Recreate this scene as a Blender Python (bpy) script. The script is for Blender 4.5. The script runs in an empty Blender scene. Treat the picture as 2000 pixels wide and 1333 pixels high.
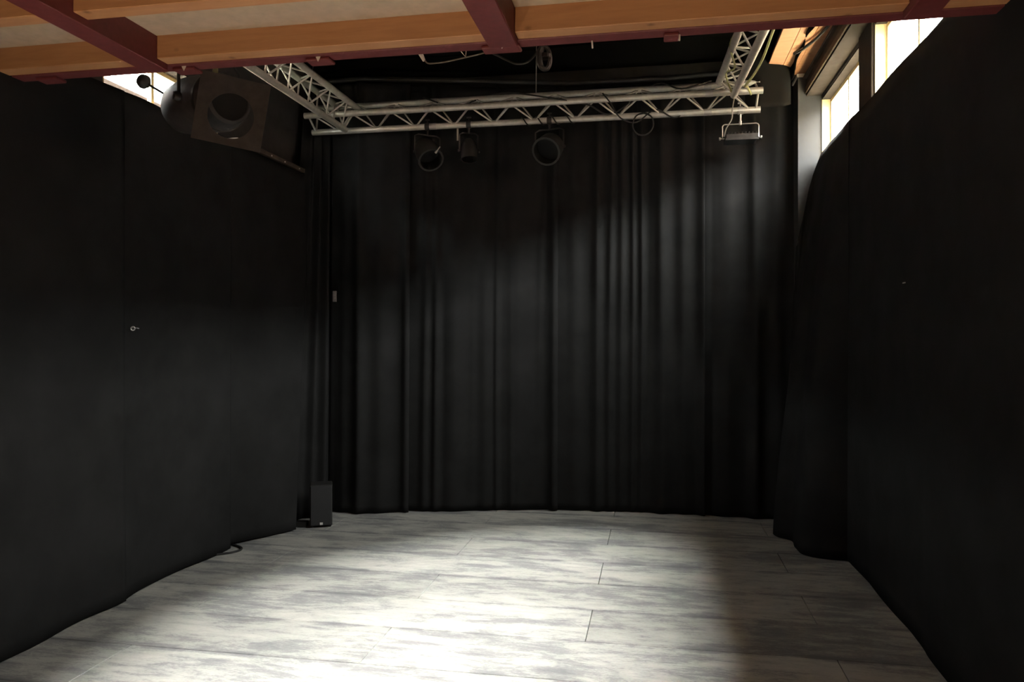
import bpy, bmesh, math, random
from mathutils import Vector, Matrix
random.seed(7)
SC = bpy.context.scene
COL = SC.collection
PI = math.pi

# ------------------------------------------------------------------ camera
cam_d = bpy.data.cameras.new('camera')
cam_d.sensor_width = 36.0
cam_d.lens = 27.0                        # 1500 px on a 2000 px frame
cam_d.shift_y = -11.5 / 2000.0
cam_d.clip_start = 0.05
cam = bpy.data.objects.new('camera', cam_d)
COL.objects.link(cam)
cam.location = (0, 0, 1.6)
cam.rotation_euler = (PI / 2, 0, math.atan(280 / 1500.0))
SC.camera = cam

# ------------------------------------------------------------------ sky and exposure
SKY = 36.0
world = bpy.data.worlds.new('overcast_sky')
SC.world = world
world.use_nodes = True
bg = world.node_tree.nodes['Background']
bg.inputs['Color'].default_value = (1.0, 0.985, 0.95, 1)
bg.inputs['Strength'].default_value = SKY
SC.view_settings.view_transform = 'Standard'
SC.view_settings.look = 'None'
SC.view_settings.exposure = 1.0
SC.view_settings.gamma = 1.0
SC.view_settings.use_curve_mapping = False
SC.cycles.use_denoising = True
SC.cycles.sample_clamp_indirect = 12.0
SC.cycles.max_bounces = 8
SC.cycles.diffuse_bounces = 5
SC.cycles.transparent_max_bounces = 12


# hazy sun behind thin cloud, high over the right-hand windows
sun_d = bpy.data.lights.new('hazy_sun', 'SUN')
sun_d.energy = 205.0
sun_d.angle = math.radians(40)
sun_d.color = (1.0, 0.985, 0.95)
sun = bpy.data.objects.new('hazy_sun', sun_d)
COL.objects.link(sun)
SUN_ELEV, SUN_AZ = math.radians(53.5), math.radians(41)      # azimuth from +X, positive toward the back wall
sun.rotation_euler = Vector((math.cos(SUN_ELEV) * math.cos(SUN_AZ), math.cos(SUN_ELEV) * math.sin(SUN_AZ), math.sin(SUN_ELEV))).to_track_quat('Z', 'Y').to_euler()


def portal(name, loc, rot, sx, sy):      # marks a window opening so that the sky is sampled through it
    l = bpy.data.lights.new(name, 'AREA')
    l.shape = 'RECTANGLE'
    l.size, l.size_y = sx, sy
    l.energy = 1.0
    l.cycles.is_portal = True
    o = bpy.data.objects.new(name, l)
    COL.objects.link(o)
    o.location = loc
    o.rotation_euler = rot
    return o


WIN_Z0, WIN_Z1 = 3.05, 3.57
LEFT_Z1 = 3.42                          # left opening kept lower than the right ones to admit less light
RIGHT_WINDOWS = [(5.52, 6.76), (3.96, 5.19), (2.42, 3.64)]
LEFT_WINDOWS = [(4.03, 5.25)]
for y0, y1 in RIGHT_WINDOWS:
    portal('sky_portal', (1.475, (y0 + y1) / 2, (WIN_Z0 + WIN_Z1) / 2), (0, PI / 2, 0), WIN_Z1 - WIN_Z0, y1 - y0)
for y0, y1 in LEFT_WINDOWS:
    portal('sky_portal', (-3.375, (y0 + y1) / 2, (WIN_Z0 + LEFT_Z1) / 2), (0, -PI / 2, 0), LEFT_Z1 - WIN_Z0, y1 - y0)


# ------------------------------------------------------------------ materials
def new_mat(name):
    m = bpy.data.materials.new(name)
    m.use_nodes = True
    nt = m.node_tree
    return m, nt, nt.nodes['Principled BSDF']


def N(nt, t, **kw):
    n = nt.nodes.new(t)
    for k, v in kw.items():
        setattr(n, k, v)
    return n


def ramp(nt, fac, stops):
    r = N(nt, 'ShaderNodeValToRGB')
    els = r.color_ramp.elements
    while len(els) < len(stops):
        els.new(0.5)
    for e, (p, c) in zip(els, stops):
        e.position = p
        e.color = (c[0], c[1], c[2], 1)
    nt.links.new(fac, r.inputs['Fac'])
    return r.outputs['Color']


def position(nt, scale=(1, 1, 1)):
    g = N(nt, 'ShaderNodeNewGeometry')
    mp = N(nt, 'ShaderNodeMapping')
    mp.inputs['Scale'].default_value = scale
    nt.links.new(g.outputs['Position'], mp.inputs['Vector'])
    return mp.outputs['Vector']


def noise(nt, vec, scale, detail=4, rough=0.6, distortion=0.0):
    n = N(nt, 'ShaderNodeTexNoise')
    n.inputs['Scale'].default_value = scale
    n.inputs['Detail'].default_value = detail
    n.inputs['Roughness'].default_value = rough
    n.inputs['Distortion'].default_value = distortion
    nt.links.new(vec, n.inputs['Vector'])
    return n.outputs['Fac']


def math_node(nt, op, a, b=None, clamp=False):
    n = N(nt, 'ShaderNodeMath', operation=op)
    n.use_clamp = clamp
    for i, v in enumerate((a, b)):
        if v is None:
            continue
        if isinstance(v, (int, float)):
            n.inputs[i].default_value = v
        else:
            nt.links.new(v, n.inputs[i])
    return n.outputs[0]


def mix(nt, fac, a, b, mode='MIX'):
    n = N(nt, 'ShaderNodeMix', data_type='RGBA', blend_type=mode)
    for s, v in (('Factor', fac), ('A', a), ('B', b)):
        sock = [q for q in n.inputs if q.name == s and (q.type == 'RGBA' if s != 'Factor' else q.type == 'VALUE')][0]
        if isinstance(v, (int, float)):
            sock.default_value = v
        elif isinstance(v, tuple):
            sock.default_value = (v[0], v[1], v[2], 1)
        else:
            nt.links.new(v, sock)
    return [q for q in n.outputs if q.type == 'RGBA'][0]


def bump(nt, bsdf, h, strength=0.2, dist=0.01):
    b = N(nt, 'ShaderNodeBump')
    b.inputs['Strength'].default_value = strength
    b.inputs['Distance'].default_value = dist
    nt.links.new(h, b.inputs['Height'])
    nt.links.new(b.outputs['Normal'], bsdf.inputs['Normal'])


def simple(name, col, rough=0.6, metal=0.0, var=0.15, scale=12.0, spec=0.5):
    m, nt, b = new_mat(name)
    f = noise(nt, position(nt), scale)
    lo = tuple(c * (1 - var) for c in col)
    hi = tuple(min(1, c * (1 + var)) for c in col)
    nt.links.new(ramp(nt, f, [(0.3, lo), (0.7, hi)]), b.inputs['Base Color'])
    b.inputs['Roughness'].default_value = rough
    b.inputs['Metallic'].default_value = metal
    b.inputs['Specular IOR Level'].default_value = spec
    return m


def cloth_mat(name, col, weave=420.0):
    m, nt, b = new_mat(name)
    p = position(nt)
    f = noise(nt, p, 3.0, 5, 0.6)
    g = noise(nt, p, weave, 2, 0.5)
    c = ramp(nt, f, [(0.3, tuple(q * 0.8 for q in col)), (0.7, tuple(q * 1.2 for q in col))])
    nt.links.new(c, b.inputs['Base Color'])
    b.inputs['Roughness'].default_value = 1.0
    b.inputs['Specular IOR Level'].default_value = 0.04
    bump(nt, b, g, 0.25, 0.002)
    return m


def pine_mat(name, dark, light, knot=(0.10, 0.035, 0.012)):
    m, nt, b = new_mat(name)
    p = position(nt, (1.2, 9.0, 14.0))
    f = noise(nt, p, 3.0, 6, 0.62, 0.6)
    c = ramp(nt, f, [(0.25, dark), (0.75, light)])
    v = N(nt, 'ShaderNodeTexVoronoi')
    v.inputs['Scale'].default_value = 5.2
    nt.links.new(position(nt, (1.0, 1.0, 1.6)), v.inputs['Vector'])
    k = math_node(nt, 'SUBTRACT', 1.0, math_node(nt, 'MULTIPLY', v.outputs['Distance'], 9.0), True)
    k = math_node(nt, 'MULTIPLY', k, 0.8, True)
    nt.links.new(mix(nt, k, c, knot), b.inputs['Base Color'])
    b.inputs['Roughness'].default_value = 0.62
    bump(nt, b, f, 0.08, 0.004)
    return m


def floor_mat():
    m, nt, b = new_mat('worn_stage_paint')
    big = noise(nt, position(nt, (0.55, 1.5, 1)), 2.0, 5, 0.6, 0.7)
    streak = noise(nt, position(nt, (1.3, 4.6, 1)), 3.2, 12, 0.74, 0.3)
    fine = noise(nt, position(nt, (2.2, 7.0, 1)), 22.0, 8, 0.75)
    f = math_node(nt, 'ADD', math_node(nt, 'MULTIPLY', big, 0.40), math_node(nt, 'MULTIPLY', streak, 0.40))
    f = math_node(nt, 'ADD', f, math_node(nt, 'MULTIPLY', fine, 0.22))
    # paint survives along the board edges: distance to the nearest row joint
    g = N(nt, 'ShaderNodeNewGeometry')
    sep = N(nt, 'ShaderNodeSeparateXYZ')
    nt.links.new(g.outputs['Position'], sep.inputs['Vector'])
    t = math_node(nt, 'DIVIDE', math_node(nt, 'ADD', sep.outputs['Y'], 100 * 0.47 - 3.54), 0.47)
    t = math_node(nt, 'FRACT', t)
    t = math_node(nt, 'ABSOLUTE', math_node(nt, 'SUBTRACT', t, 0.5))
    edge = math_node(nt, 'MULTIPLY', math_node(nt, 'SUBTRACT', t, 0.41), 11.0, True)
    wob = noise(nt, position(nt, (1.3, 0.6, 1)), 2.1, 4, 0.6)
    edge = math_node(nt, 'MULTIPLY', edge, math_node(nt, 'MULTIPLY', math_node(nt, 'SUBTRACT', wob, 0.4), 3.2, True))
    f = math_node(nt, 'SUBTRACT', f, math_node(nt, 'MULTIPLY', edge, 0.15))
    c = ramp(nt, f, [(0.40, (0.17, 0.172, 0.176)), (0.475, (0.25, 0.248, 0.243)), (0.515, (0.37, 0.362, 0.337)), (0.60, (0.47, 0.46, 0.42))])
    oi = N(nt, 'ShaderNodeObjectInfo')
    tint = math_node(nt, 'ADD', math_node(nt, 'MULTIPLY', oi.outputs['Random'], 0.16), 0.90)
    cc = N(nt, 'ShaderNodeCombineColor')
    for i in range(3):
        nt.links.new(tint, cc.inputs[i])
    nt.links.new(mix(nt, 1.0, c, cc.outputs[0], 'MULTIPLY'), b.inputs['Base Color'])
    b.inputs['Roughness'].default_value = 0.62
    b.inputs['Specular IOR Level'].default_value = 0.35
    bump(nt, b, f, 0.12, 0.004)
    return m


def glass_mat():
    m = bpy.data.materials.new('window_glass')
    m.use_nodes = True
    nt = m.node_tree
    nt.nodes.clear()
    out = N(nt, 'ShaderNodeOutputMaterial')
    tr = N(nt, 'ShaderNodeBsdfTransparent')
    tr.inputs['Color'].default_value = (0.93, 0.95, 0.94, 1)
    gl = N(nt, 'ShaderNodeBsdfGlossy')
    gl.inputs['Roughness'].default_value = 0.02
    lw = N(nt, 'ShaderNodeLayerWeight')
    lw.inputs['Blend'].default_value = 0.5
    fr = math_node(nt, 'ADD', math_node(nt, 'MULTIPLY', math_node(nt, 'POWER', lw.outputs['Facing'], 5.0), 0.6), 0.03)
    mx = N(nt, 'ShaderNodeMixShader')
    nt.links.new(fr, mx.inputs[0])
    nt.links.new(tr.outputs[0], mx.inputs[1])
    nt.links.new(gl.outputs[0], mx.inputs[2])
    nt.links.new(mx.outputs[0], out.inputs['Surface'])
    return m


def emit_mat(name, col, s):
    m, nt, b = new_mat(name)
    b.inputs['Base Color'].default_value = (*col, 1)
    b.inputs['Emission Color'].default_value = (*col, 1)
    b.inputs['Emission Strength'].default_value = s
    return m


M = dict(
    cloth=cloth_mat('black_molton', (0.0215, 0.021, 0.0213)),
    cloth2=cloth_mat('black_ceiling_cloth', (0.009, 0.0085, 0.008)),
    floor=floor_mat(),
    under=simple('subfloor_black', (0.03, 0.028, 0.026), 0.9),
    pine=pine_mat('pine_wood', (0.40, 0.20, 0.095), (0.52, 0.29, 0.14)),
    peach=pine_mat('roof_boards', (0.50, 0.24, 0.13), (0.62, 0.33, 0.19)),
    red=simple('dark_red_paint', (0.14, 0.032, 0.036), 0.55, 0, 0.15, 30),
    panel=simple('pale_ceiling_board', (0.47, 0.40, 0.31), 0.85, 0, 0.10, 18),
    wall=simple('dark_wall_paint', (0.05, 0.045, 0.042), 0.85, 0, 0.2, 6),
    plate=simple('dark_brown_timber', (0.036, 0.028, 0.024), 0.9, 0, 0.25, 9, 0.1),
    plate2=simple('weathered_timber_strip', (0.075, 0.058, 0.048), 0.85, 0, 0.25, 9, 0.15),
    sash=simple('yellow_pine_frame', (0.62, 0.50, 0.28), 0.5, 0, 0.12, 20),
    alu=simple('brushed_aluminium', (0.74, 0.74, 0.69), 0.42, 0.55, 0.12, 25),
    steel=simple('zinc_steel', (0.65, 0.65, 0.64), 0.35, 0.7, 0.1, 40),
    black=simple('black_powder_coat', (0.022, 0.021, 0.020), 0.5, 0, 0.2, 30),
    darkgrey=simple('dark_grey_sheet', (0.040, 0.036, 0.036), 0.6, 0, 0.25, 25),
    framegrey=simple('black_frame_sheet', (0.038, 0.034, 0.033), 0.6, 0, 0.3, 22),
    inner=simple('lamp_inside_black', (0.008, 0.008, 0.008), 0.9, 0, 0.2, 10),
    rubber=simple('black_cable_rubber', (0.02, 0.02, 0.02), 0.55, 0, 0.1, 20),
    grey=simple('grey_cable', (0.34, 0.33, 0.30), 0.6, 0, 0.1, 20),
    cord=simple('dusty_grey_cord', (0.16, 0.15, 0.14), 0.7, 0, 0.1, 20),
    yellow=simple('yellow_green_cable', (0.36, 0.37, 0.17), 0.6, 0, 0.1, 20),
    white=simple('off_white_plastic', (0.72, 0.70, 0.66), 0.5, 0, 0.06, 20),
    redtape=simple('red_tape', (0.40, 0.03, 0.05), 0.6, 0, 0.1, 20),
    glass=glass_mat(),
    pier=simple('black_gloss_board', (0.040, 0.040, 0.042), 0.6, 0, 0.1, 8, 0.3),
    ground=simple('outdoor_gravel', (0.10, 0.10, 0.085), 0.95, 0, 0.2, 2),
    brick=simple('blocker_brick', (0.16, 0.10, 0.08), 0.9, 0, 0.25, 3),
    bulb=emit_mat('fill_lamp_glass', (1.0, 0.62, 0.30), 6.0),
    grille=simple('speaker_grille', (0.028, 0.028, 0.030), 0.75, 0, 0.3, 300),
)


# ------------------------------------------------------------------ mesh building
class MB:
    def __init__(s):
        s.v, s.f = [], []

    def add(s, vs, fs):
        o = len(s.v)
        s.v += [tuple(v) for v in vs]
        s.f += [tuple(i + o for i in f) for f in fs]
        return s

    def box(s, x0, x1, y0, y1, z0, z1, bev=0.0, m=None):
        bm = bmesh.new()
        bmesh.ops.create_cube(bm, size=1.0)
        for v in bm.verts:
            v.co = Vector(((x0 + x1) / 2 + v.co.x * (x1 - x0), (y0 + y1) / 2 + v.co.y * (y1 - y0), (z0 + z1) / 2 + v.co.z * (z1 - z0)))
        if bev > 0:
            bmesh.ops.bevel(bm, geom=list(bm.edges), offset=bev, segments=1, affect='EDGES', profile=0.5)
        if m is not None:
            bmesh.ops.transform(bm, matrix=m, verts=bm.verts)
        bm.verts.index_update()
        s.add([v.co.copy() for v in bm.verts], [[v.index for v in f.verts] for f in bm.faces])
        bm.free()
        return s

    def tube(s, pts, r, n=8, cap=True):
        pts = [Vector(p) for p in pts]
        rings = []
        up = None
        for i, p in enumerate(pts):
            a = pts[max(0, i - 1)]
            b = pts[min(len(pts) - 1, i + 1)]
            d = (b - a).normalized()
            if up is None:
                up = Vector((0, 0, 1)) if abs(d.z) < 0.9 else Vector((1, 0, 0))
            e1 = (up - d * up.dot(d)).normalized()
            up = e1
            e2 = d.cross(e1)
            rr = r[i] if isinstance(r, (list, tuple)) else r
            rings.append([p + (e1 * math.cos(2 * PI * k / n) + e2 * math.sin(2 * PI * k / n)) * rr for k in range(n)])
        vs = [v for q in rings for v in q]
        fs = []
        for i in range(len(pts) - 1):
            for k in range(n):
                k2 = (k + 1) % n
                fs.append((i * n + k, i * n + k2, (i + 1) * n + k2, (i + 1) * n + k))
        if cap:
            fs.append(tuple(range(n - 1, -1, -1)))
            fs.append(tuple((len(pts) - 1) * n + k for k in range(n)))
        return s.add(vs, fs)

    def lathe(s, prof, n=32, m=None, closed=False):
        """profile of (radius, height) about local Z"""
        vs, fs = [], []
        for r, z in prof:
            for k in range(n):
                v = Vector((r * math.cos(2 * PI * k / n), r * math.sin(2 * PI * k / n), z))
                vs.append(m @ v if m is not None else v)
        P = len(prof)
        for i in range(P if closed else P - 1):
            j = (i + 1) % P
            for k in range(n):
                k2 = (k + 1) % n
                fs.append((i * n + k, i * n + k2, j * n + k2, j * n + k))
        return s.add(vs, fs)

    def build(s, name, mat, parent=None, smooth=False, origin=None):
        me = bpy.data.meshes.new(name)
        if origin is not None:
            o = Vector(origin)
            s.v = [tuple(Vector(v) - o) for v in s.v]
        me.from_pydata(s.v, [], s.f)
        bm = bmesh.new()
        bm.from_mesh(me)
        bmesh.ops.recalc_face_normals(bm, faces=bm.faces)
        bm.to_mesh(me)
        bm.free()
        me.materials.append(M[mat])
        if smooth:
            for p in me.polygons:
                p.use_smooth = True
            try:
                me.set_sharp_from_angle(angle=math.radians(40))
            except Exception:
                pass
        ob = bpy.data.objects.new(name, me)
        COL.objects.link(ob)
        if parent is not None:
            ob.parent = parent
        return ob


def smooth_path(pts, k=6):
    """Catmull-Rom through the points"""
    P = [Vector(p) for p in pts]
    P = [P[0] * 2 - P[1]] + P + [P[-1] * 2 - P[-2]]
    out = []
    for i in range(1, len(P) - 2):
        for j in range(k):
            t = j / k
            a, b, c, d = P[i - 1], P[i], P[i + 1], P[i + 2]
            out.append(0.5 * ((2 * b) + (c - a) * t + (2 * a - 5 * b + 4 * c - d) * t * t + (3 * b - a - 3 * c + d) * t ** 3))
    out.append(P[-2])
    return out


def tag(o, label, cat, group=None):
    o['label'] = label
    o['category'] = cat
    if group:
        o['group'] = group
    return o


def struct(o):
    o['kind'] = 'structure'
    return o


def thing(name, loc, label, cat, group=None, rot=None):
    o = bpy.data.objects.new(name, None)
    o.empty_display_size = 0.1
    COL.objects.link(o)
    o.location = loc
    if rot is not None:
        o.rotation_euler = rot
    return tag(o, label, cat, group)


def axis_matrix(loc, d, up=(0, 0, 1)):
    """local Z -> d"""
    z = Vector(d).normalized()
    x = Vector(up).cross(z)
    if x.length < 1e-4:
        x = Vector((1, 0, 0))
    x.normalize()
    y = z.cross(x)
    m = Matrix((x, y, z)).transposed().to_4x4()
    m.translation = Vector(loc)
    return m


# ------------------------------------------------------------------ the shell
# floor: a dark sub-floor that carries worn painted boards, 0.47 m wide and 2.3 m long
fl = struct(MB().box(-3.34, 1.46, -2.7, 7.3, -0.12, -0.022).build('floor', 'under'))
X0, X1 = -3.335, 1.455
board_cache = {}
k0 = int(math.floor((-2.7 - 3.54) / 0.47))
k1 = int(math.ceil((7.3 - 3.54) / 0.47))
for k in range(k0, k1):
    ya, yb = max(-2.695, 3.54 + 0.47 * k), min(7.295, 3.54 + 0.47 * (k + 1))
    if yb - ya < 0.05:
        continue
    base = -0.36 if (k % 2) else -1.42
    cuts = [X0] + [base + 2.3 * n for n in range(-2, 3) if X0 + 0.08 < base + 2.3 * n < X1 - 0.08] + [X1]
    for a, b in zip(cuts[:-1], cuts[1:]):
        key = (round(b - a, 3), round(yb - ya, 3))
        L, W = b - a - 0.005, yb - ya - 0.0022
        if key not in board_cache:
            ob = MB().box(-L / 2, L / 2, -W / 2, W / 2, -0.021, 0, 0.0015).build('floor_board', 'floor', fl)
            board_cache[key] = ob.data
        else:
            ob = bpy.data.objects.new('floor_board', board_cache[key])
            COL.objects.link(ob)
            ob.parent = fl
        ob.location = ((a + b) / 2, (ya + yb) / 2, random.uniform(-0.0012, 0.0))


def side_wall(name, xa, xb, wins, WIN_Z1=WIN_Z1):
    mb = MB().box(xa, xb, -2.8, 7.4, -0.12, WIN_Z0)
    mb.box(xa, xb, -2.8, 7.4, WIN_Z1, 4.15)
    edges = [-2.8] + [e for w in sorted(wins) for e in w] + [7.4]
    for a, b in zip(edges[0::2], edges[1::2]):
        mb.box(xa, xb, a, b, WIN_Z0, WIN_Z1)
    return struct(mb.build(name, 'wall'))


side_wall('wall_right', 1.36, 1.46, RIGHT_WINDOWS)
side_wall('wall_left', -3.36, -3.22, LEFT_WINDOWS, LEFT_Z1)
struct(MB().box(-3.36, 1.46, 7.3, 7.4, -0.12, 4.15).build('wall_back', 'wall'))
struct(MB().box(-3.36, 1.46, -2.8, -2.7, -0.12, 4.15).build('wall_front', 'panel'))
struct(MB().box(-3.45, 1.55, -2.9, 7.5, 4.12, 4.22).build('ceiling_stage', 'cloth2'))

# ground outside, and unseen buildings added to block low sky light
struct(MB().box(1.46, 60, -40, 60, -0.3, -0.2).build('ground_right', 'ground'))
struct(MB().box(-60, -3.36, -40, 60, -0.3, -0.2).build('ground_left', 'ground'))


def blocker_building(name, x0, x1, y0, y1, h, side, label):
    r = thing(name, ((x0 + x1) / 2, (y0 + y1) / 2, -0.2), label, 'building')
    o = r.location.copy()
    MB().box(x0, x1, y0, y1, -0.2, h).build('wall', 'brick', r, origin=o)
    MB().box(x0 - 0.2, x1 + 0.2, y0 - 0.2, y1 + 0.2, h, h + 0.12).build('roof', 'plate', r, origin=o)
    return r


blocker_building('added_building', 9.0, 13.0, -14.0, 24.0, 6.1, 1, 'added unseen brick building that shades the right-hand windows')
blocker_building('added_building', -16.0, -12.0, -14.0, 30.0, 7.2, -1, 'added unseen brick building that shades the left-hand window')


# windows: lining boards, frame, mullion and two panes
def window(n, xin, xout, y0, y1, WIN_Z1=WIN_Z1):
    """xin: room side, xout: outer side"""
    s = 1 if xout > xin else -1
    o = (xin, (y0 + y1) / 2, WIN_Z0)
    w = bpy.data.objects.new('window_%d' % n, None)
    COL.objects.link(w)
    w.location = o
    struct(w)
    xa, xb = min(xin, xout), max(xin, xout)
    lin = 0.012
    MB().box(xa, xb, y0, y0 + lin, WIN_Z0, WIN_Z1).build('lining', 'sash', w, origin=o)
    MB().box(xa, xb, y1 - lin, y1, WIN_Z0, WIN_Z1).build('lining', 'sash', w, origin=o)
    MB().box(xa, xb, y0 + lin, y1 - lin, WIN_Z1 - lin, WIN_Z1).build('lining', 'plate', w, origin=o)
    MB().box(xa, xb, y0 + lin, y1 - lin, WIN_Z0, WIN_Z0 + lin).build('sill', 'sash', w, origin=o)
    fx0, fx1 = (xout - s * 0.03), xout
    fa, fb = min(fx0, fx1), max(fx0, fx1)
    t = 0.028
    yi0, yi1, zi0, zi1 = y0 + lin, y1 - lin, WIN_Z0 + lin, WIN_Z1 - lin
    MB().box(fa, fb, yi0, yi0 + t, zi0, zi1).box(fa, fb, yi1 - t, yi1, zi0, zi1) \
        .box(fa, fb, yi0 + t, yi1 - t, zi0, zi0 + t).box(fa, fb, yi0 + t, yi1 - t, zi1 - t, zi1).build('window_frame', 'sash', w, origin=o)
    ym = (y0 + y1) / 2
    MB().box(fa, fb, ym - 0.014, ym + 0.014, zi0 + t, zi1 - t).build('mullion', 'sash', w, origin=o)
    xg = (fa + fb) / 2
    MB().box(xg - 0.002, xg + 0.002, yi0 + t, ym - 0.014, zi0 + t, zi1 - t).build('pane', 'glass', w, origin=o)
    MB().box(xg - 0.002, xg + 0.002, ym + 0.014, yi1 - t, zi0 + t, zi1 - t).build('pane', 'glass', w, origin=o)
    return w


for i, (y0, y1) in enumerate(RIGHT_WINDOWS):
    window(i + 1, 1.362, 1.458, y0, y1)
for i, (y0, y1) in enumerate(LEFT_WINDOWS):
    window(i + 4, -3.222, -3.358, y0, y1, LEFT_Z1)

# timbers along the head of the right wall, the roof boards over them and the pier in the far corner
t1 = struct(MB().box(1.24, 1.36, 3.4, 7.2, 3.60, 3.80).build('trim_1', 'plate'))
MB().box(1.225, 1.24, 3.4, 6.74, 3.615, 3.665, 0.003).build('batten', 'plate2', t1)
MB().box(1.21, 1.24, 3.4, 6.74, 3.735, 3.755, 0.003).build('batten', 'plate2', t1)
t2 = struct(MB().box(0.90, 1.36, 3.4, 7.2, 3.81, 3.83).build('trim_2', 'plate'))
for i, (xa, xb) in enumerate([(0.90, 1.02), (1.022, 1.14), (1.142, 1.27)]):
    MB().box(xa, xb, 3.4, 6.80, 3.795, 3.81, 0.003).build('roof_board', 'peach', t2)
t3 = struct(MB().box(1.175, 1.36, 6.765, 7.05, 0, 3.76).build('trim_3', 'pier'))
MB().box(1.165, 1.36, 6.755, 7.05, 3.76, 3.79, 0.004).build('cap_board', 'white', t3)
# posts between the right-hand windows
for n, (ya, yb) in enumerate([(5.19, 5.52), (3.64, 3.96)]):
    struct(MB().box(1.345, 1.36, ya + 0.01, yb - 0.01, 2.9, 3.60, 0.003).build('trim_%d' % (4 + n), 'plate'))

# low wooden ceiling over the seating: deck, pale boards, pine joists between dark red beams
ZJ, ZT = 2.88, 2.985
ce = struct(MB().box(-3.22, 1.36, -2.7, 3.36, 3.0, 3.08).build('ceiling', 'plate'))
beams = [(-2.385, -2.268), (-0.712, -0.585), (0.965, 1.085)]
bays = [(-3.215, -2.385), (-2.268, -0.712), (-0.585, 0.965), (1.085, 1.355)]
rows = [3.19 - 0.52 * i for i in range(11)]
for xa, xb in beams:
    MB().box(xa, xb, -2.69, 3.275, 2.85, 2.998, 0.004).build('red_beam', 'red', ce)
MB().box(-3.215, 1.355, 3.277, 3.36, 2.878, 2.998, 0.004).build('red_header_beam', 'red', ce)
for i, y in enumerate(rows):
    for xa, xb in bays:
        MB().box(xa + 0.001, xb - 0.001, y, y + 0.08, ZJ, 2.998, 0.003).build('pine_joist', 'pine', ce)
        if i > 0:
            MB().box(xa + 0.001, xb - 0.001, y + 0.081, y + 0.125, 2.905, 2.998, 0.002).build('red_lath', 'red', ce)
        ynx = rows[i + 1] + 0.126 if i + 1 < len(rows) else -2.69
        MB().box(xa + 0.001, xb - 0.001, ynx, y - 0.001, ZT, 2.998).build('ceiling_panel', 'panel', ce)
# bracket blocks under the header with pale tabs
for x in (-2.95, -2.20, -1.52, -0.66, 0.07):
    w = 0.035 if x == 0.07 else 0.065 if x not in (-0.66,) else 0.095
    b = MB().box(x - w, x + w * 0.8, 3.30, 3.375, 2.862, 2.8775, 0.004).build('bracket', 'red', ce)
    if x == 0.07:
        MB().box(x + w * 0.8, x + w * 0.8 + 0.006, 3.33, 3.35, 2.855, 2.876).build('tab', 'white', b)
    elif x != -2.95:
        z = 2.866
        MB().add([(x - 0.012, 3.2965, z + 0.012), (x - 0.006, 3.2965, z + 0.017), (x, 3.2965, z + 0.012), (x + 0.006, 3.2965, z + 0.017), (x + 0.012, 3.2965, z + 0.012), (x, 3.2965, z - 0.012),
                  (x - 0.012, 3.299, z + 0.012), (x - 0.006, 3.299, z + 0.017), (x, 3.299, z + 0.012), (x + 0.006, 3.299, z + 0.017), (x + 0.012, 3.299, z + 0.012), (x, 3.299, z - 0.012)],
                 [(0, 1, 2, 5), (2, 3, 4, 5), (11, 8, 7, 6), (11, 10, 9, 8), (0, 6, 7, 1), (1, 7, 8, 2), (2, 8, 9, 3), (3, 9, 10, 4), (4, 10, 11, 5), (5, 11, 6, 0)]).build('tab', 'white', b)
# a screw tip sticking out of the header
MB().tube([(-0.27, 3.34, 2.879), (-0.268, 3.34, 2.845)], 0.0035, 6).build('screw', 'white', ce)


# ------------------------------------------------------------------ drapes
def resample(path, n):
    P = [Vector((p[0], p[1], 0)) for p in path]
    L = [0]
    for a, b in zip(P[:-1], P[1:]):
        L.append(L[-1] + (b - a).length)
    out = []
    j = 0
    for i in range(n):
        s = L[-1] * i / (n - 1)
        while j < len(L) - 2 and L[j + 1] < s:
            j += 1
        t = (s - L[j]) / max(1e-9, L[j + 1] - L[j])
        out.append(P[j].lerp(P[j + 1], t))
    return out, L[-1]


def sgauss(x, c, w):
    return math.exp(-((x - c) / w) ** 2)


def drape(name, bottom, top, z1, fold, label, nu=120, nv=36, z0=0.004, hem=None, power=1.0, ztop=None, mat='cloth', normal=None, group=None, thick=0.004, cat='curtain'):
    """sheet between a plan path at the floor and one at the top; fold(s, v) pushes it along its plan normal"""
    B, LB = resample(smooth_path([(x, y, 0) for x, y in bottom], 8) if len(bottom) > 2 else bottom, nu)
    T, LT = resample(smooth_path([(x, y, 0) for x, y in top], 8) if len(top) > 2 else top, nu)
    vs, fs = [], []
    for j in range(nv + 1):
        v = j / nv
        for i in range(nu):
            u = i / (nu - 1)
            p = B[i].lerp(T[i], v ** power)
            a, b = B[max(0, i - 1)], B[min(nu - 1, i + 1)]
            d = (b - a).normalized()
            nrm = Vector((d.y, -d.x, 0)) if normal is None else Vector(normal)
            zb = z0 + (hem(u * LB) if hem else 0)
            zt = z1 + (ztop(u * LT) if ztop else 0)
            q = p + nrm * fold(u * LB, v)
            vs.append((q.x, q.y, zb + (zt - zb) * v))
    for j in range(nv):
        for i in range(nu - 1):
            a = j * nu + i
            fs.append((a, a + 1, a + nu + 1, a + nu))
    me = bpy.data.meshes.new(name)
    o = Vector((sum(v[0] for v in vs) / len(vs), sum(v[1] for v in vs) / len(vs), 0))
    me.from_pydata([(v[0] - o.x, v[1] - o.y, v[2]) for v in vs], [], fs)
    me.materials.append(M[mat])
    for p in me.polygons:
        p.use_smooth = True
    ob = bpy.data.objects.new(name, me)
    COL.objects.link(ob)
    ob.location = o
    sm = ob.modifiers.new('thickness', 'SOLIDIFY')
    sm.thickness = thick
    sm.offset = 0
    return tag(ob, label, cat, group)


BACK = [(-2.98, 6.54), (-2.895, 6.536), (-2.57, 6.52), (-2.19, 6.66), (-1.82, 6.72), (-1.29, 6.88), (-0.825, 6.955), (-0.365, 6.995), (0.09, 7.0), (0.53, 6.975), (0.96, 6.93), (1.20, 6.91)]


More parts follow.
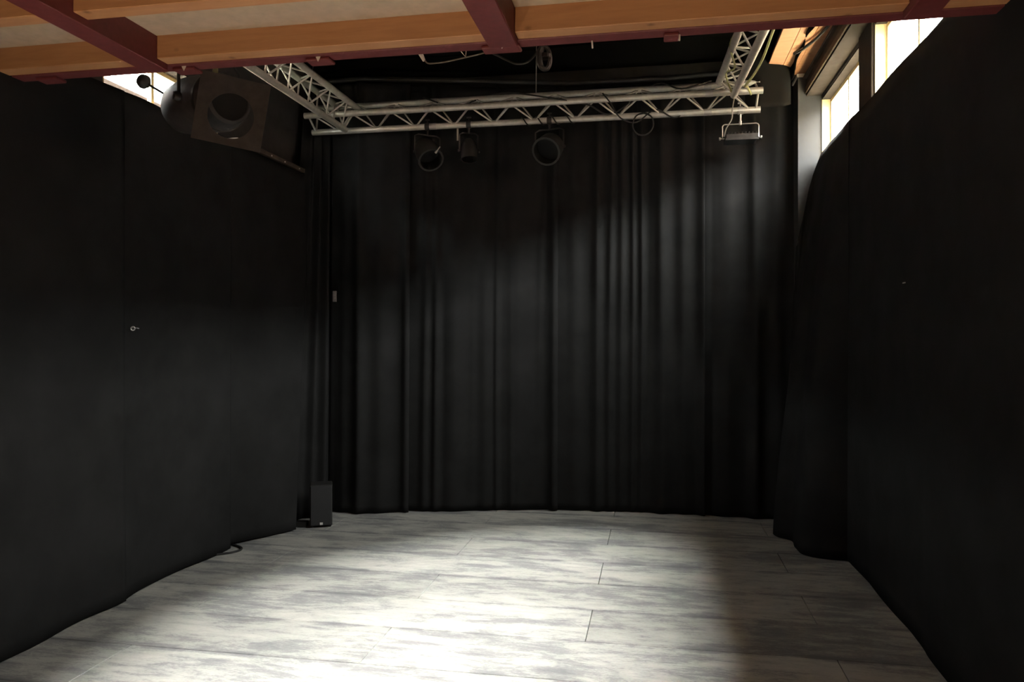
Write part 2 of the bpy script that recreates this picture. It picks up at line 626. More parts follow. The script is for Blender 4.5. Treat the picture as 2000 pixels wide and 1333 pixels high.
def back_y(x):
    for (xa, ya), (xb, yb) in zip(BACK[:-1], BACK[1:]):
        if xa <= x <= xb:
            return ya + (yb - ya) * (x - xa) / (xb - xa)
    return BACK[-1][1]


def back_panel(x0, x1, ridges, label, seed, edge=0.035, back=0.0):
    n = 9
    path = [(x0 + (x1 - x0) * i / (n - 1), back_y(x0 + (x1 - x0) * i / (n - 1)) + back) for i in range(n)]
    top = [(x, y + 0.07) for x, y in path]
    rnd = random.Random(seed)
    micro = [(rnd.uniform(0, x1 - x0), rnd.uniform(0.02, 0.05), rnd.uniform(-0.006, 0.008), rnd.uniform(0, 6)) for _ in range(int((x1 - x0) * 16))]
    L = x1 - x0

    def fold(s, v):
        f = 0
        for (xc, w, a, lean) in ridges:
            c = (xc - x0) + lean * (v - 0.5) + 0.006 * math.sin(5 * v + xc * 7)
            f += 0.62 * a * sgauss(s, c, w * (1.0 + 0.25 * (1 - v)))
        for (c, w, a, ph) in micro:
            f += a * sgauss(s, c + 0.012 * math.sin(3 * v + ph), w) * (0.6 + 0.4 * math.sin(4 * v + ph))
        f += edge * sgauss(s, L, 0.05)
        hz = v * 3.85
        if hz < 0.16:      # gathered, slightly wrinkled hem
            f += 0.010 * sgauss(hz, 0.075, 0.03) + 0.007 * math.sin(s * 31 + 40 * hz) * sgauss(hz, 0.05, 0.05) * (0.5 + 0.5 * math.sin(s * 5 + seed))
        return f
    return drape('stage_curtain', path, top, 3.88, fold, label, nu=int(150 * max(0.6, L)), nv=60,
                 hem=lambda s: 0.004 + 0.004 * math.sin(s * 6 + seed), normal=(0, -1, 0), group='black curtains across the back of the stage')


back_panel(-2.90, -2.185, [(-2.62, 0.045, 0.085, 0.0), (-2.42, 0.07, 0.05, 0.01), (-2.76, 0.05, 0.03, 0)],
           'leftmost narrow black back curtain, next to the corner behind the small speaker', 1, 0.05, 0.0)
back_panel(-2.21, -0.875, [(-2.05, 0.035, 0.045, 0.01), (-1.96, 0.03, 0.05, -0.01), (-1.80, 0.08, 0.045, 0), (-1.50, 0.05, 0.03, 0), (-1.40, 0.02, 0.03, 0), (-1.22, 0.09, 0.05, 0)],
           'wide black back curtain left of centre with a seam down its middle', 2, 0.06, 0.03)
back_panel(-0.90, 0.43, [(-0.72, 0.06, 0.04, 0), (-0.52, 0.035, 0.065, 0), (-0.40, 0.028, 0.055, 0.01), (-0.30, 0.03, 0.045, 0), (-0.20, 0.022, 0.045, 0), (-0.12, 0.022, 0.05, 0.0), (0.06, 0.055, 0.095, 0.0), (0.26, 0.05, 0.045, 0)],
           'black back curtain right of centre with the most pronounced folds, grey in the daylight', 3, 0.05, 0.03)
back_panel(0.40, 1.19, [(0.60, 0.085, 0.06, 0.0), (0.86, 0.045, 0.075, 0), (1.05, 0.05, 0.05, 0)],
           'rightmost black back curtain under the hanging flat floodlight', 4, 0.03, 0.04)
# the pipe that carries the back curtains
tag(MB().tube([(-3.2, 6.62, 3.93), (-2.6, 6.62, 3.93), (-1.9, 6.78, 3.93), (-0.8, 7.06, 3.93), (0.1, 7.1, 3.93), (1.15, 7.0, 3.93)], 0.024, 10).build('curtain_pipe', 'black', smooth=True),
    'black pipe along the top of the back curtains', 'pipe')

# corner between the left wall and the back curtains: two narrow hanging folds
drape('corner_drape', [(-3.13, 6.02), (-3.0, 6.30), (-2.90, 6.49)], [(-3.15, 6.55), (-3.05, 6.58), (-2.92, 6.60)], 3.85,
      lambda s, v: 0.055 * sgauss(s, 0.30, 0.035) + 0.06 * sgauss(s, 0.44, 0.04) + 0.03 * sgauss(s, 0.15, 0.05),
      'narrow black drape with two tube-like folds in the left corner above the small speaker', nu=90, nv=40)

# left wall
LW = -3.13


def left_panel(bottom, top, z1, label, seed, ztop=None, hemw=0.004):
    r = random.Random(seed)
    mic = [(r.uniform(0, 3), r.uniform(0.12, 0.35), r.uniform(-0.010, 0.012)) for _ in range(9)]

    def fold(s, v):
        f = sum(a * sgauss(s, c, w) for c, w, a in mic) * (1.1 - 0.7 * v)
        f += 0.004 * math.sin(s * 9 + v * 4 + seed) * (1 - v)
        return f
    return drape('wall_curtain', bottom, top, z1, fold, label, nu=110, nv=40, ztop=ztop,
                 hem=lambda s: hemw + 0.006 * math.sin(s * 4 + seed) + 0.004 * math.sin(s * 11), group='black cloth on the left wall')


left_panel([(-3.13, 0.2), (-3.13, 2.6), (-3.14, 3.4), (-3.14, 3.75), (-3.115, 4.09)], [(LW, 0.2), (LW, 3.4), (LW, 4.10)], 3.06,
           'left wall black cloth nearest the camera, reaching out of the frame', 11, ztop=lambda s: 0.008 * math.sin(s * 5))
left_panel([(-3.125, 4.07), (-3.16, 4.35), (-3.145, 4.8), (-3.115, 5.26)], [(LW, 4.09), (LW, 4.7), (LW, 5.28)], 3.06,
           'middle black cloth on the left wall, above the loop of floor cable', 12, ztop=lambda s: 0.01 * math.sin(s * 7))
left_panel([(-3.18, 5.22), (-3.16, 5.35), (-3.03, 5.61), (-2.90, 5.85)], [(-3.14, 5.25), (LW, 5.8), (-3.11, 6.56)], 3.06,
           'farthest black cloth on the left wall, its edge beside the small speaker', 13, ztop=lambda s: -0.01 * s)

# right wall: long cloth and a flared one over the far corner
rr = random.Random(5)
mic_r = [(rr.uniform(0, 6), rr.uniform(0.2, 0.5), rr.uniform(-0.012, 0.012)) for _ in range(12)]
drape('wall_curtain', [(1.345, 5.80), (1.35, 5.29), (1.352, 4.82), (1.342, 4.25), (1.325, 3.85), (1.33, 2.0), (1.33, 0.4)], [(1.338, 5.95), (1.335, 3.0), (1.335, 0.4)], 3.10,
      lambda s, v: -abs(sum(a * sgauss(s, c, w) for c, w, a in mic_r)) * (1 - 0.8 * v) * -1.0,
      'long black cloth on the right wall under the two bright windows', nu=140, nv=30, ztop=lambda s: 0.006 * math.sin(s * 6),
      hem=lambda s: 0.004 + 0.004 * math.sin(s * 5))
drape('wall_curtain', [(1.10, 6.90), (1.04, 6.80), (0.955, 6.55), (0.95, 6.36), (1.03, 6.24), (1.045, 6.05), (1.035, 5.90), (1.10, 5.83), (1.22, 5.80), (1.345, 5.77)],
      [(1.17, 6.80), (1.20, 6.74), (1.33, 6.70), (1.335, 6.3), (1.335, 6.0), (1.327, 5.70)], 3.10,
      lambda s, v: 0.012 * math.sin(s * 16) * (1 - v), 'black cloth in the far right corner spreading out over the floor', nu=140, nv=40, power=1.3,
      ztop=lambda s: -0.75 * sgauss(s, 0.0, 0.13))

# black cloth overhead: valances that hang beside the truss end and in front of the roof boards
rv = random.Random(3)
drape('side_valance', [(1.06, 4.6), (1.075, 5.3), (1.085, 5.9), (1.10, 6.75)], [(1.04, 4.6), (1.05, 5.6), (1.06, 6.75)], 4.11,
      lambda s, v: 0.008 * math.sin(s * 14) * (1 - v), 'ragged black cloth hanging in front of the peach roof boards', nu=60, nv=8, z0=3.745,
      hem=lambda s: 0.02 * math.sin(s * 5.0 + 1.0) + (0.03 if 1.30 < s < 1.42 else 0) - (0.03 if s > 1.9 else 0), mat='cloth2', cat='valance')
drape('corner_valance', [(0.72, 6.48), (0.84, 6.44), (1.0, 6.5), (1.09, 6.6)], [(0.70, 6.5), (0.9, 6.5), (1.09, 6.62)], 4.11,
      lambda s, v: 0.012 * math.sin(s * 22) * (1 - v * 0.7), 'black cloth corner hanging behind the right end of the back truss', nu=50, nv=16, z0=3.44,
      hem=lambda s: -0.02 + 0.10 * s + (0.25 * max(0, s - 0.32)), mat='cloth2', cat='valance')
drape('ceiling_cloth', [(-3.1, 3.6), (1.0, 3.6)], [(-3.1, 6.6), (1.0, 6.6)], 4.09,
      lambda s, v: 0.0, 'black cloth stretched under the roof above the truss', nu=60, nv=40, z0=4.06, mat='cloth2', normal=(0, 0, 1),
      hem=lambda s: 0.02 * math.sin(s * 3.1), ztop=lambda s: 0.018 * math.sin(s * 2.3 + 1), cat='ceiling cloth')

# batten with screws along the top of the left wall cloth
t6 = struct(MB().box(-3.215, -3.105, 5.34, 6.57, 3.062, 3.10, 0.003).build('trim_6', 'plate2'))
for y in (5.36, 5.85, 6.08, 6.35):
    MB().lathe([(0.0005, 0.006), (0.006, 0.005), (0.007, 0.0)], 10, axis_matrix((-3.105, y, 3.078), (1, 0, 0))).build('screw', 'white', t6)


# ------------------------------------------------------------------ trusses
def truss(name, label, ends, offs, period, loc_note=None):
    """three parallel chords from ends[0] to ends[1] (centre line) with the given section offsets, zigzag braces on the three faces"""
    A, Bv = Vector(ends[0]), Vector(ends[1])
    o = A.lerp(Bv, 0.5)
    r = thing(name, o, label, 'truss', 'aluminium lighting trusses')
    ch = [(A + Vector(q), Bv + Vector(q)) for q in offs]
    for a, b in ch:
        MB().tube([a, b], 0.027, 12).build('chord', 'alu', r, smooth=True, origin=o)
    d = (Bv - A)
    L = d.length
    n = int(round((L - 0.16) / (period / 2)))
    st = (L - 0.16) / n
    for f, (i, j) in enumerate(((0, 1), (1, 2), (2, 0))):
        for k in range(n):
            p = 0.08 + k * st
            q = p + st
            ca, cb = (ch[i], ch[j]) if k % 2 == f % 2 else (ch[j], ch[i])
            pa = ca[0] + d * (p / L)
            pb = cb[0] + d * (q / L)
            MB().tube([pa, pb], 0.0075, 6).build('brace', 'alu', r, smooth=True, origin=o)
    for e in (0.035, L - 0.035):
        for (i, j) in ((0, 1), (1, 2), (2, 0)):
            MB().tube([ch[i][0] + d * (e / L), ch[j][0] + d * (e / L)], 0.009, 8).build('end_bar', 'alu', r, smooth=True, origin=o)
    return r, ch


HB = 1.6 + 1.921
tb, chB = truss('truss', 'long back truss hanging level across the stage in front of the curtains',
                ((-3.02, 6.28, HB), (0.83, 6.28, HB)), [(0, 0, 0), (0, 0.16, -0.105), (0, 0.195, 0.12)], 0.345)
for x in (-1.9, 0.42):
    for a, q in enumerate([(0, 0, 0), (0, 0.16, -0.105), (0, 0.195, 0.12)]):
        MB().tube([(x - 0.03, 6.28 + q[1], HB + q[2]), (x + 0.03, 6.28 + q[1], HB + q[2])], 0.029, 12).build('coupler', 'steel', tb, smooth=True, origin=tb.location)
tl, chL = truss('truss', 'left truss arm running from the back truss toward the camera above the round lamp',
                ((-2.70, 3.9, 3.42), (-2.70, 6.42, 3.42)), [(0, 0, 0), (0.12, 0, 0.18), (-0.07, 0, 0.21)], 0.345)
tr, chR = truss('truss', 'right truss arm rising out of the picture beside the bright windows',
                ((0.70, 3.9, 3.47), (0.60, 6.20, 3.47)), [(0, 0, 0), (-0.11, 0, 0.11), (0.075, 0, 0.15)], 0.33)

# wire slings that carry the trusses from the roof
slings = [((-2.58, 5.49, 3.60), (-2.56, 5.62, 4.11), 'thin wire sling above the left truss arm'),
          ((-1.0, 6.475, 3.66), (-1.0, 6.50, 4.12), 'thin wire sling above the middle of the back truss'),
          ((0.62, 5.0, 3.62), (0.62, 5.0, 4.12), 'thin wire sling above the right truss arm')]
for a, b, lab in slings:
    tag(MB().tube([a, b], 0.004, 6).build('wire_sling', 'steel'), lab, 'wire')


def cable(label, pts, r, mat, name='cable', k=6, group=None):
    return tag(MB().tube(smooth_path(pts, k), r, 7).build(name, mat, smooth=True), label, 'cable', group)


def helix(a, b, turns, rad, n=10, sag=0.0):
    a, b = Vector(a), Vector(b)
    d = (b - a).normalized()
    e1 = Vector((0, 0, 1)) - d * d.z
    e1.normalize()
    e2 = d.cross(e1)
    return [a.lerp(b, i / (turns * n)) + (e1 * math.cos(2 * PI * i / n) + e2 * math.sin(2 * PI * i / n)) * rad + Vector((0, 0, -sag * math.sin(PI * i / (turns * n)))) for i in range(turns * n + 1)]


cable('black cable wound around the lower tube of the back truss near the middle', helix((-1.12, 6.44, HB - 0.105), (-0.62, 6.44, HB - 0.105), 4, 0.033), 0.006, 'rubber', k=2)
cable('black cable draped along the upper tubes of the back truss', [(-2.0, 6.46, 3.68), (-1.7, 6.42, 3.58), (-1.3, 6.47, 3.68), (-0.9, 6.26, 3.56), (-0.55, 6.30, 3.49), (-0.35, 6.42, 3.44), (0.0, 6.47, 3.68), (0.2, 6.25, 3.56), (0.45, 6.47, 3.68)], 0.007, 'rubber')
cable('black cable crossing the back truss right of the middle', [(-0.42, 6.25, 3.56), (-0.36, 6.24, 3.48), (-0.28, 6.35, 3.38), (-0.15, 6.42, 3.36), (0.0, 6.40, 3.45), (0.15, 6.42, 3.38), (0.26, 6.44, 3.44)], 0.006, 'rubber')
cable('loose black cable coil hanging from the back truss right of the middle',
      [(-0.10 + 0.085 * math.sin(2.4 * PI * i / 14 * 1.7), 6.40 + 0.01 * math.cos(i), 3.335 + 0.095 * math.cos(2.4 * PI * i / 14 * 1.7)) for i in range(15)], 0.006, 'rubber', k=4)
cable('yellowish cable running along the right truss arm', [(0.755, 4.4, 3.60), (0.735, 4.8, 3.53), (0.745, 5.2, 3.56), (0.725, 5.5, 3.50), (0.70, 5.75, 3.48), (0.66, 5.95, 3.46), (0.69, 6.1, 3.50), (0.73, 6.2, 3.47)], 0.009, 'yellow')
cable('second yellowish cable on the inner side of the right truss arm', [(0.51, 4.6, 3.60), (0.55, 5.1, 3.62), (0.50, 5.4, 3.58), (0.56, 5.7, 3.52), (0.52, 5.95, 3.56), (0.58, 6.15, 3.48)], 0.007, 'yellow')
cable('thin black cable hanging from the right truss arm to the flat floodlight', [(0.62, 6.12, 3.50), (0.61, 6.26, 3.46), (0.605, 6.36, 3.41), (0.60, 6.36, 3.33), (0.56, 6.38, 3.26), (0.545, 6.40, 3.20)], 0.005, 'grey')
tag(MB().tube([(0.578, 6.44, HB - 0.105), (0.612, 6.44, HB - 0.105)], 0.026, 12).build('tape_wrap', 'redtape', smooth=True), 'short wrap of red tape on the lower tube of the back truss', 'tape')


# ------------------------------------------------------------------ lamps
def clamp(parent, x, y, z, o, mat='steel', down=0.07):
    """half coupler around a tube at (x,y,z) with wing bolt and spigot"""
    c = MB().lathe([(0.0245, -0.02), (0.033, -0.02), (0.033, 0.02), (0.0245, 0.02)], 16, axis_matrix((x, y, z), (1, 0, 0)), closed=True).build('clamp', mat, parent, smooth=True, origin=o)
    MB().tube([(x, y, z + 0.03), (x, y, z + 0.062)], 0.006, 8).box(x - 0.020, x + 0.020, y - 0.004, y + 0.004, z + 0.052, z + 0.066, 0.002).build('wing_bolt', mat, c, origin=o)
    MB().tube([(x, y, z - 0.03), (x, y, z - 0.03 - down)], [0.010, 0.008], 8).build('spigot', mat, c, smooth=True, origin=o)


# flat floodlight at the right end of the back truss
FL = thing('floodlight', (0.675, 6.44, 3.3300), 'flat silver-edged floodlight with U-shaped bracket at the right end of the back truss', 'lamp')
o = FL.location.copy()
clamp(FL, 0.675, 6.44, HB - 0.105, o, 'steel', 0.055)
MB().tube([(0.535, 6.44, 3.1950), (0.535, 6.44, 3.2920), (0.542, 6.44, 3.3020), (0.552, 6.44, 3.3080), (0.80, 6.44, 3.3080), (0.812, 6.44, 3.3020), (0.818, 6.44, 3.2920), (0.818, 6.44, 3.1950)], 0.005, 8).build('yoke', 'steel', FL, smooth=True, origin=o)
MB().tube([(0.675, 6.44, 3.3300), (0.675, 6.44, 3.3000)], 0.012, 10).build('spigot_nut', 'steel', FL, smooth=True, origin=o)
body = MB().box(0.552, 0.802, 6.33, 6.55, 3.1650, 3.2050, 0.006)
bd = body.build('housing', 'darkgrey', FL, origin=o)
for i in range(9):
    x = 0.57 + 0.027 * i
    MB().box(x, x + 0.006, 6.34, 6.54, 3.2050, 3.2200).build('cooling_fin', 'darkgrey', bd, origin=o)
MB().box(0.548, 0.806, 6.322, 6.33, 3.1520, 3.1700, 0.002).build('front_rim', 'darkgrey', bd, origin=o)
MB().box(0.57, 0.785, 6.35, 6.53, 3.1610, 3.1645).build('glass', 'glass', bd, origin=o)
for x, s in ((0.535, -1), (0.818, 1)):
    MB().tube([(x - s * 0.018, 6.44, 3.1950), (x + s * 0.022, 6.44, 3.1950)], 0.005, 8).lathe([(0.002, 0), (0.013, 0.002), (0.013, 0.014), (0.002, 0.016)], 10, axis_matrix((x + s * 0.012, 6.44, 3.1950), (s, 0, 0))).build('knob', 'steel', FL, smooth=True, origin=o)


# black can spotlights under the back truss
def can_light(x, y, z, d, R, Ln, label, tilt_group):
    r = thing('can_spotlight', (x, y, z), label, 'lamp', tilt_group)
    o = r.location.copy()
    m = axis_matrix((x, y, z - 0.23), d)
    prof = [(0.004, -Ln * 0.62), (R * 0.45, -Ln * 0.6), (R * 0.7, -Ln * 0.5), (R * 0.95, -Ln * 0.25), (R, 0), (R, Ln * 0.4), (R * 0.97, Ln * 0.4), (R * 0.97, 0.0), (R * 0.6, -Ln * 0.3), (0.004, -Ln * 0.4)]
    can = MB().lathe(prof, 24, m).build('can', 'black', r, smooth=True, origin=o)
    MB().lathe([(R * 0.93, Ln * 0.40), (R * 1.08, Ln * 0.40), (R * 1.08, Ln * 0.43), (R * 0.93, Ln * 0.43)], 24, m, True).build('colour_frame_holder', 'black', can, smooth=True, origin=o)
    MB().lathe([(0.002, Ln * 0.05), (R * 0.6, Ln * 0.03), (R * 0.95, -Ln * 0.02)], 24, m).build('lens', 'inner', can, smooth=True, origin=o)
    side = (m.to_3x3() @ Vector((1, 0, 0))).normalized()
    c = m.translation
    a, b = c + side * (R + 0.012), c - side * (R + 0.012)
    t = Vector((x, y, z - 0.075))
    MB().tube([a, a.lerp(Vector((a.x, a.y, t.z)), 0.9), t + side * R * 0.8, t, t - side * R * 0.8, b.lerp(Vector((b.x, b.y, t.z)), 0.9), b], 0.007, 6).build('yoke', 'black', r, smooth=True, origin=o)
    for q, sg in ((a, 1), (b, -1)):
        MB().lathe([(0.001, 0), (0.013, 0), (0.011, 0.014), (0.001, 0.015)], 10, axis_matrix(q, side * sg)).build('knob', 'darkgrey', r, smooth=True, origin=o)
    clamp(r, x, y, z, o, 'darkgrey', 0.05)
    return r


zc = HB - 0.105
can_light(-1.95, 6.44, zc, (0.45, -0.55, -0.7), 0.105, 0.26, 'black can spotlight hanging lowest, under the left half of the back truss', 'black can spotlights under the back truss')
can_light(-1.58, 6.44, zc, (0.1, -0.2, -0.95), 0.07, 0.18, 'smaller black can spotlight beside the lowest hanging one', 'black can spotlights under the back truss')
can_light(-0.88, 6.44, zc, (-0.15, -0.6, -0.4), 0.115, 0.22, 'black can spotlight under the middle of the back truss, wrapped in cable', 'black can spotlights under the back truss')
tag(MB().tube(smooth_path([(-1.845, 6.32, 3.155), (-1.825, 6.315, 3.175), (-1.80, 6.31, 3.205)], 4), [0.010] * 4 + [0.005] * 5, 8).build('cable_plug', 'steel', smooth=True), 'small bright connector beside the lowest black can spotlight', 'connector')
tag(MB().box(-1.695, -1.68, 6.466, 6.469, 3.29, 3.42).build('tape_strip', 'grey'), 'short strip of grey tape dangling from the back truss', 'tape')

# big round lamp with square colour frame, hanging behind the left end of the header
Pc = Vector((-2.135, 3.60, 2.745))          # centre of the square frame
LA = thing('scoop_lamp', (-2.30, 3.74, 2.98), 'large round black lamp with a square holed colour frame by the left window', 'lamp')
o = LA.location.copy()
ax = Vector((0.86, -0.50, -0.10)).normalized()
Fc = Vector((-2.21, 3.72, 2.845))            # centre of the lamp mouth
m = axis_matrix(Fc, ax)
bowl = MB().lathe([(0.004, -0.62), (0.05, -0.615), (0.10, -0.585), (0.140, -0.50), (0.160, -0.36), (0.152, -0.10), (0.125, -0.01), (0.108, 0.0), (0.104, -0.003), (0.120, -0.02), (0.142, -0.10), (0.150, -0.36), (0.125, -0.49), (0.004, -0.59)], 40, m).build('bowl', 'darkgrey', LA, smooth=True, origin=o)
MB().lathe([(0.002, -0.03), (0.06, -0.025), (0.1065, -0.008)], 32, m).build('dark_mouth_disc', 'inner', bowl, smooth=True, origin=o)  # black disc across the mouth paints in the dark inside of the bowl
MB().lathe([(0.146, -0.12), (0.158, -0.12), (0.158, -0.10), (0.146, -0.10)], 40, m, True).build('rim_band', 'black', bowl, smooth=True, origin=o)
# square frame with a round hole, hanging a little in front of the mouth
pn = Vector((0.34, -0.93, -0.14)).normalized()
fx = Vector((0, 0, 1)).cross(pn).normalized()
fy = pn.cross(fx)
rollm = Matrix.Rotation(math.radians(-10.5), 3, pn)
fx, fy = rollm @ fx, rollm @ fy
n = 48
H = 0.172
HR = 0.114
hc = (0.002, -0.022)
vs, fs = [], []
for side in (0, 1):
    off = pn * (-0.004 * side)
    for k in range(n):
        a = 2 * PI * k / n
        vs.append(Pc + off + fx * (hc[0] + HR * math.cos(a)) + fy * (hc[1] + HR * math.sin(a)))
    for k in range(n):
        a = 2 * PI * (k) / n
        ca, sa = math.cos(a), math.sin(a)
        t = H / max(abs(ca), abs(sa))
        vs.append(Pc + off + fx * ca * t + fy * sa * t)
for k in range(n):
    k2 = (k + 1) % n
    fs.append((k, k2, n + k2, n + k))
    fs.append((2 * n + k2, 2 * n + k, 3 * n + k, 3 * n + k2))
    fs.append((k, 2 * n + k, 2 * n + k2, k2))
    fs.append((n + k, n + k2, 3 * n + k2, 3 * n + k))
MB().add(vs, fs).build('colour_frame', 'framegrey', LA, origin=o)
# frame runners between mouth and frame
for a in (0.9, 2.25):
    p = Fc + (m.to_3x3() @ Vector((0.125 * math.cos(a), 0.125 * math.sin(a), -0.03)))
    q = Pc + fx * (0.10 if a < 1.5 else -0.10) + fy * 0.155
    MB().tube([p, q], 0.006, 6).build('frame_runner', 'black', LA, origin=o)
# yoke, knob, clamp and hanging pipe
sd = (m.to_3x3() @ Vector((1, 0, 0))).normalized()
cc = Fc - ax * 0.22
a, b = cc + sd * 0.172, cc - sd * 0.172
topc = cc + Vector((0.0, 0, 0.30))
MB().tube([a, a + Vector((0, 0, 0.2)), topc + sd * 0.10, topc, topc - sd * 0.10, b + Vector((0, 0, 0.2)), b], 0.009, 8).build('yoke', 'black', LA, smooth=True, origin=o)
for q, sg in ((a, 1), (b, -1)):
    MB().lathe([(0.001, -0.005), (0.024, -0.005), (0.028, 0.012), (0.022, 0.03), (0.001, 0.032)], 14, axis_matrix(q, sd * sg)).build('knob', 'black', LA, smooth=True, origin=o)
kq = Fc - ax * 0.60 + Vector((0, 0, 0.05))
kb = Vector((-2.925, 4.0, 3.075))
MB().tube([kq, kb], 0.007, 8).lathe([(0.001, -0.034), (0.022, -0.030), (0.040, -0.012), (0.043, 0.004), (0.034, 0.026), (0.001, 0.036)], 18, axis_matrix(kb, (kb - kq))).build('rear_knob', 'black', LA, smooth=True, origin=o)
MB().tube([topc, topc + Vector((0, 0, 0.16))], 0.012, 8).build('hanging_stem', 'black', LA, smooth=True, origin=o)
LP = topc + Vector((0, 0, 0.19))
MB().lathe([(0.026, -0.02), (0.034, -0.02), (0.034, 0.02), (0.026, 0.02)], 16, axis_matrix(LP, (1, 0, 0)), True).build('clamp', 'steel', LA, smooth=True, origin=o)
tag(MB().tube([(-3.21, LP.y, LP.z), (1.35, LP.y, LP.z)], 0.025, 12).build('lighting_pipe', 'alu', smooth=True), 'round pipe above the header that carries the large round lamp', 'pipe')
tag(MB().lathe([(0.002, -0.03), (0.012, -0.028), (0.014, 0.0), (0.011, 0.03), (0.002, 0.032)], 12, axis_matrix((-2.235, 3.62, 2.965), (0.1, 0, 1))).build('cable_connector', 'yellow', smooth=True), 'pale yellow cable connector above the square colour frame', 'connector')
tag(MB().tube([(-2.235, 3.62, 2.99), (-2.23, 3.66, 3.10), (-2.22, LP.y, LP.z)], 0.006, 6).build('cable', 'rubber', smooth=True), 'black cable down to the pale yellow connector', 'cable')

# cables under the header
wc = thing('hanging_cable', (-1.0, 3.45, 2.88), 'grey cable slung under the header with a white plug at its left end', 'cable')
o = wc.location.copy()
MB().tube(smooth_path([(-1.060, 3.45, 2.886), (-1.045, 3.45, 2.870), (-1.02, 3.45, 2.867), (-0.96, 3.45, 2.870), (-0.86, 3.45, 2.885), (-0.764, 3.45, 2.902), (-0.644, 3.44, 2.932), (-0.60, 3.40, 2.952), (-0.57, 3.372, 2.985)], 6), 0.0036, 7).build('cord', 'cord', wc, smooth=True, origin=o)
MB().tube([(-1.083, 3.45, 2.935), (-1.078, 3.45, 2.915), (-1.061, 3.45, 2.882)], [0.009, 0.011, 0.007], 8).build('plug', 'white', wc, smooth=True, origin=o)
MB().tube([(-1.0715, 3.45, 2.925), (-1.070, 3.45, 2.955)], 0.003, 6).build('plug_pin', 'steel', wc, origin=o)
MB().tube([(-0.893, 3.45, 2.925), (-0.862, 3.45, 2.886), (-0.858, 3.45, 2.935)], 0.0025, 6).build('wire_tie', 'white', wc, origin=o)
MB().tube([(-0.893, 3.45, 2.925), (-0.90, 3.40, 2.999)], 0.0025, 6).build('wire_tie', 'white', wc, origin=o)
cable('dark cable sagging behind the header toward a hanging bundle', [(-1.06, 4.2, 3.26), (-0.90, 4.2, 3.18), (-0.81, 4.2, 3.131), (-0.755, 4.2, 3.108), (-0.69, 4.2, 3.118), (-0.63, 4.2, 3.19), (-0.60, 4.2, 3.30), (-0.60, 4.2, 4.10)], 0.006, 'rubber')
cb = thing('cable_bundle', (-0.60, 4.2, 3.12), 'dark tied cable bundle hanging behind the header near the second red beam', 'cable')
o = cb.location.copy()
for i in range(7):
    ph = i * 0.9
    MB().tube(smooth_path([(-0.60 + 0.03 * math.sin(t * 2 * PI / 10) * (0.7 + 0.08 * i) + 0.006 * math.sin(ph), 4.2 + 0.03 * math.cos(ph) * math.sin(t * 2 * PI / 10 + ph), 3.13 + 0.062 * math.cos(t * 2 * PI / 10)) for t in range(11)], 4), 0.008, 6).build('cable_loop', 'black', cb, smooth=True, origin=o)
MB().lathe([(0.026, -0.01), (0.034, -0.01), (0.034, 0.01), (0.026, 0.01)], 12, axis_matrix((-0.60, 4.2, 3.14), (0, 0, 1)), True).build('tie', 'black', cb, origin=o)
cable('black cable curving across the peach roof boards', [(1.05, 6.20, 3.765), (1.10, 6.10, 3.765), (1.155, 5.93, 3.77), (1.19, 5.75, 3.775), (1.205, 5.55, 3.77), (1.205, 5.3, 3.77)], 0.012, 'rubber')
cable('thin pale thread sagging between the windows and the header', [(1.203, 5.55, 3.77), (1.2, 5.26, 3.645), (1.2, 4.88, 3.49), (1.2, 4.46, 3.35), (1.21, 4.0, 3.25), (1.235, 3.75, 3.62)], 0.0025, 'white')

# ------------------------------------------------------------------ on the floor and on the cloths
SP = thing('speaker', (-2.765, 6.06, 0), 'small upright black loudspeaker on the floor in the left corner', 'speaker', rot=(0, 0, math.radians(24)))
MB().box(-0.091, 0.091, -0.085, 0.10, 0.012, 0.352, 0.008).build('cabinet', 'black', SP)
g = MB().box(-0.085, 0.085, -0.095, -0.085, 0.02, 0.345, 0.004).build('grille', 'grille', SP)
MB().box(-0.010, 0.014, -0.098, -0.0955, 0.024, 0.044).build('badge', 'white', SP)
for x in (-0.07, 0.07):
    for y in (-0.06, 0.08):
        MB().lathe([(0.001, 0.0), (0.012, 0.0), (0.014, 0.012), (0.001, 0.012)], 10, Matrix.Translation((x, y, 0))).build('foot', 'rubber', SP)
pb = thing('power_box', (-2.915, 5.99, 0), 'low flat black box on the floor between the left cloth and the small speaker', 'box', rot=(0, 0, math.radians(10)))
MB().box(-0.06, 0.055, -0.035, 0.04, 0, 0.042, 0.005).build('case', 'black', pb)
MB().tube([(-0.06, 0, 0.02), (-0.09, 0.01, 0.012), (-0.15, 0.05, 0.006)], 0.005, 6).build('lead', 'rubber', pb, smooth=True)
cable('loop of black cable on the floor under the left wall cloth', [(-3.20, 5.02, 0.008), (-3.12, 5.09, 0.008), (-3.05, 5.15, 0.008), (-3.022, 5.22, 0.008), (-3.04, 5.27, 0.008), (-3.10, 5.32, 0.008), (-3.20, 5.36, 0.008)], 0.0075, 'rubber', 'floor_cable')
hk = thing('wall_hook', (-3.112, 4.156, 1.64), 'small shiny metal ring and pin on the left wall cloth', 'hook')
o = hk.location.copy()
MB().lathe([(0.011 + 0.0035 * math.cos(2 * PI * i / 8), 0.0035 * math.sin(2 * PI * i / 8)) for i in range(8)], 18, axis_matrix((-3.106, 4.145, 1.64), (0.8, -0.6, 0)), True).build('ring', 'steel', hk, smooth=True, origin=o)
MB().tube([(-3.125, 4.158, 1.645), (-3.092, 4.165, 1.643), (-3.090, 4.178, 1.640)], 0.003, 6).build('pin', 'steel', hk, origin=o)
mt = thing('metal_tag', (-2.838, 6.51, 1.95), 'narrow grey metal plate hanging on the drape in the left corner', 'plate')
o = mt.location.copy()
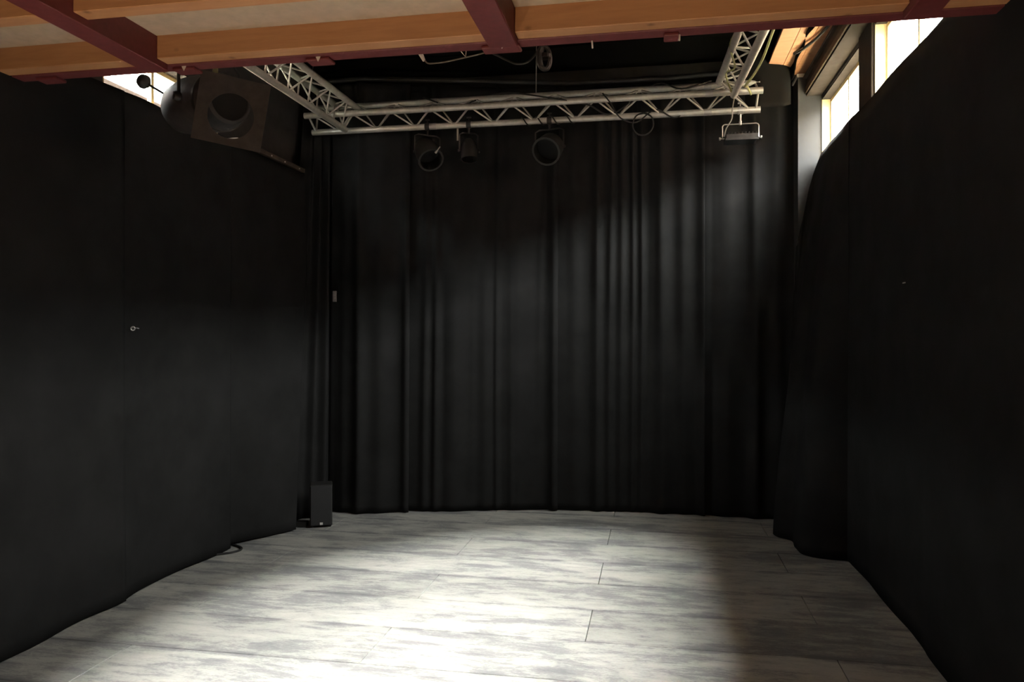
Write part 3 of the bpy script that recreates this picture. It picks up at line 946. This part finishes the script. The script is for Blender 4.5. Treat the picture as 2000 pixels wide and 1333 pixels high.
MB().box(-2.856, -2.820, 6.500, 6.506, 1.90, 1.998, 0.002).build('plate', 'steel', mt, origin=o)
for z in (1.93, 1.955, 1.982):
    MB().lathe([(0.001, 0.004), (0.005, 0.003), (0.006, 0.0)], 8, axis_matrix((-2.836, 6.500, z), (0, -1, 0))).build('rivet', 'white', mt, origin=o)
MB().tube([(-2.838, 6.506, 1.985), (-2.838, 6.56, 1.99)], 0.003, 5).build('pin', 'rubber', mt, origin=o)
tag(MB().box(1.312, 1.316, 4.425, 4.465, 1.878, 1.885).build('cloth_pin', 'grey'), 'tiny grey pin on the right wall cloth nearer the camera', 'pin')
tag(MB().box(1.262, 1.266, 6.012, 6.024, 1.672, 1.70).build('cloth_clip', 'grey'), 'tiny upright clip on the cloth in the far right corner', 'clip')


# ------------------------------------------------------------------ warm fill lamps added below the frame to light the wooden ceiling
def uplight(x, y, power, label):
    r = thing('added_uplight', (x, y, 0), label, 'lamp', 'added warm fill lamps below the frame')
    MB().lathe([(0.002, 0.0), (0.11, 0.0), (0.11, 0.012), (0.03, 0.02), (0.002, 0.02)], 24).build('base', 'black', r, smooth=True)
    MB().lathe([(0.002, 0.02), (0.085, 0.022), (0.095, 0.04), (0.095, 0.24), (0.089, 0.24), (0.089, 0.05), (0.002, 0.045)], 24).build('can', 'black', r, smooth=True)
    MB().lathe([(0.002, 0.05), (0.025, 0.06), (0.035, 0.10), (0.02, 0.135), (0.002, 0.14)], 16).build('bulb', 'bulb', r, smooth=True)
    l = bpy.data.lights.new('fill_bulb', 'POINT')
    l.energy = power
    l.color = (1.0, 0.66, 0.40)
    l.shadow_soft_size = 0.03
    lo = bpy.data.objects.new('fill_bulb', l)
    COL.objects.link(lo)
    lo.parent = r
    lo.location = (0, 0, 0.172)


uplight(-2.0, 0.8, 40.0, 'added warm fill lamp below the frame on the left')
uplight(-0.7, 0.8, 40.0, 'added warm fill lamp below the frame in the middle')
uplight(0.6, 0.8, 40.0, 'added warm fill lamp below the frame on the right')
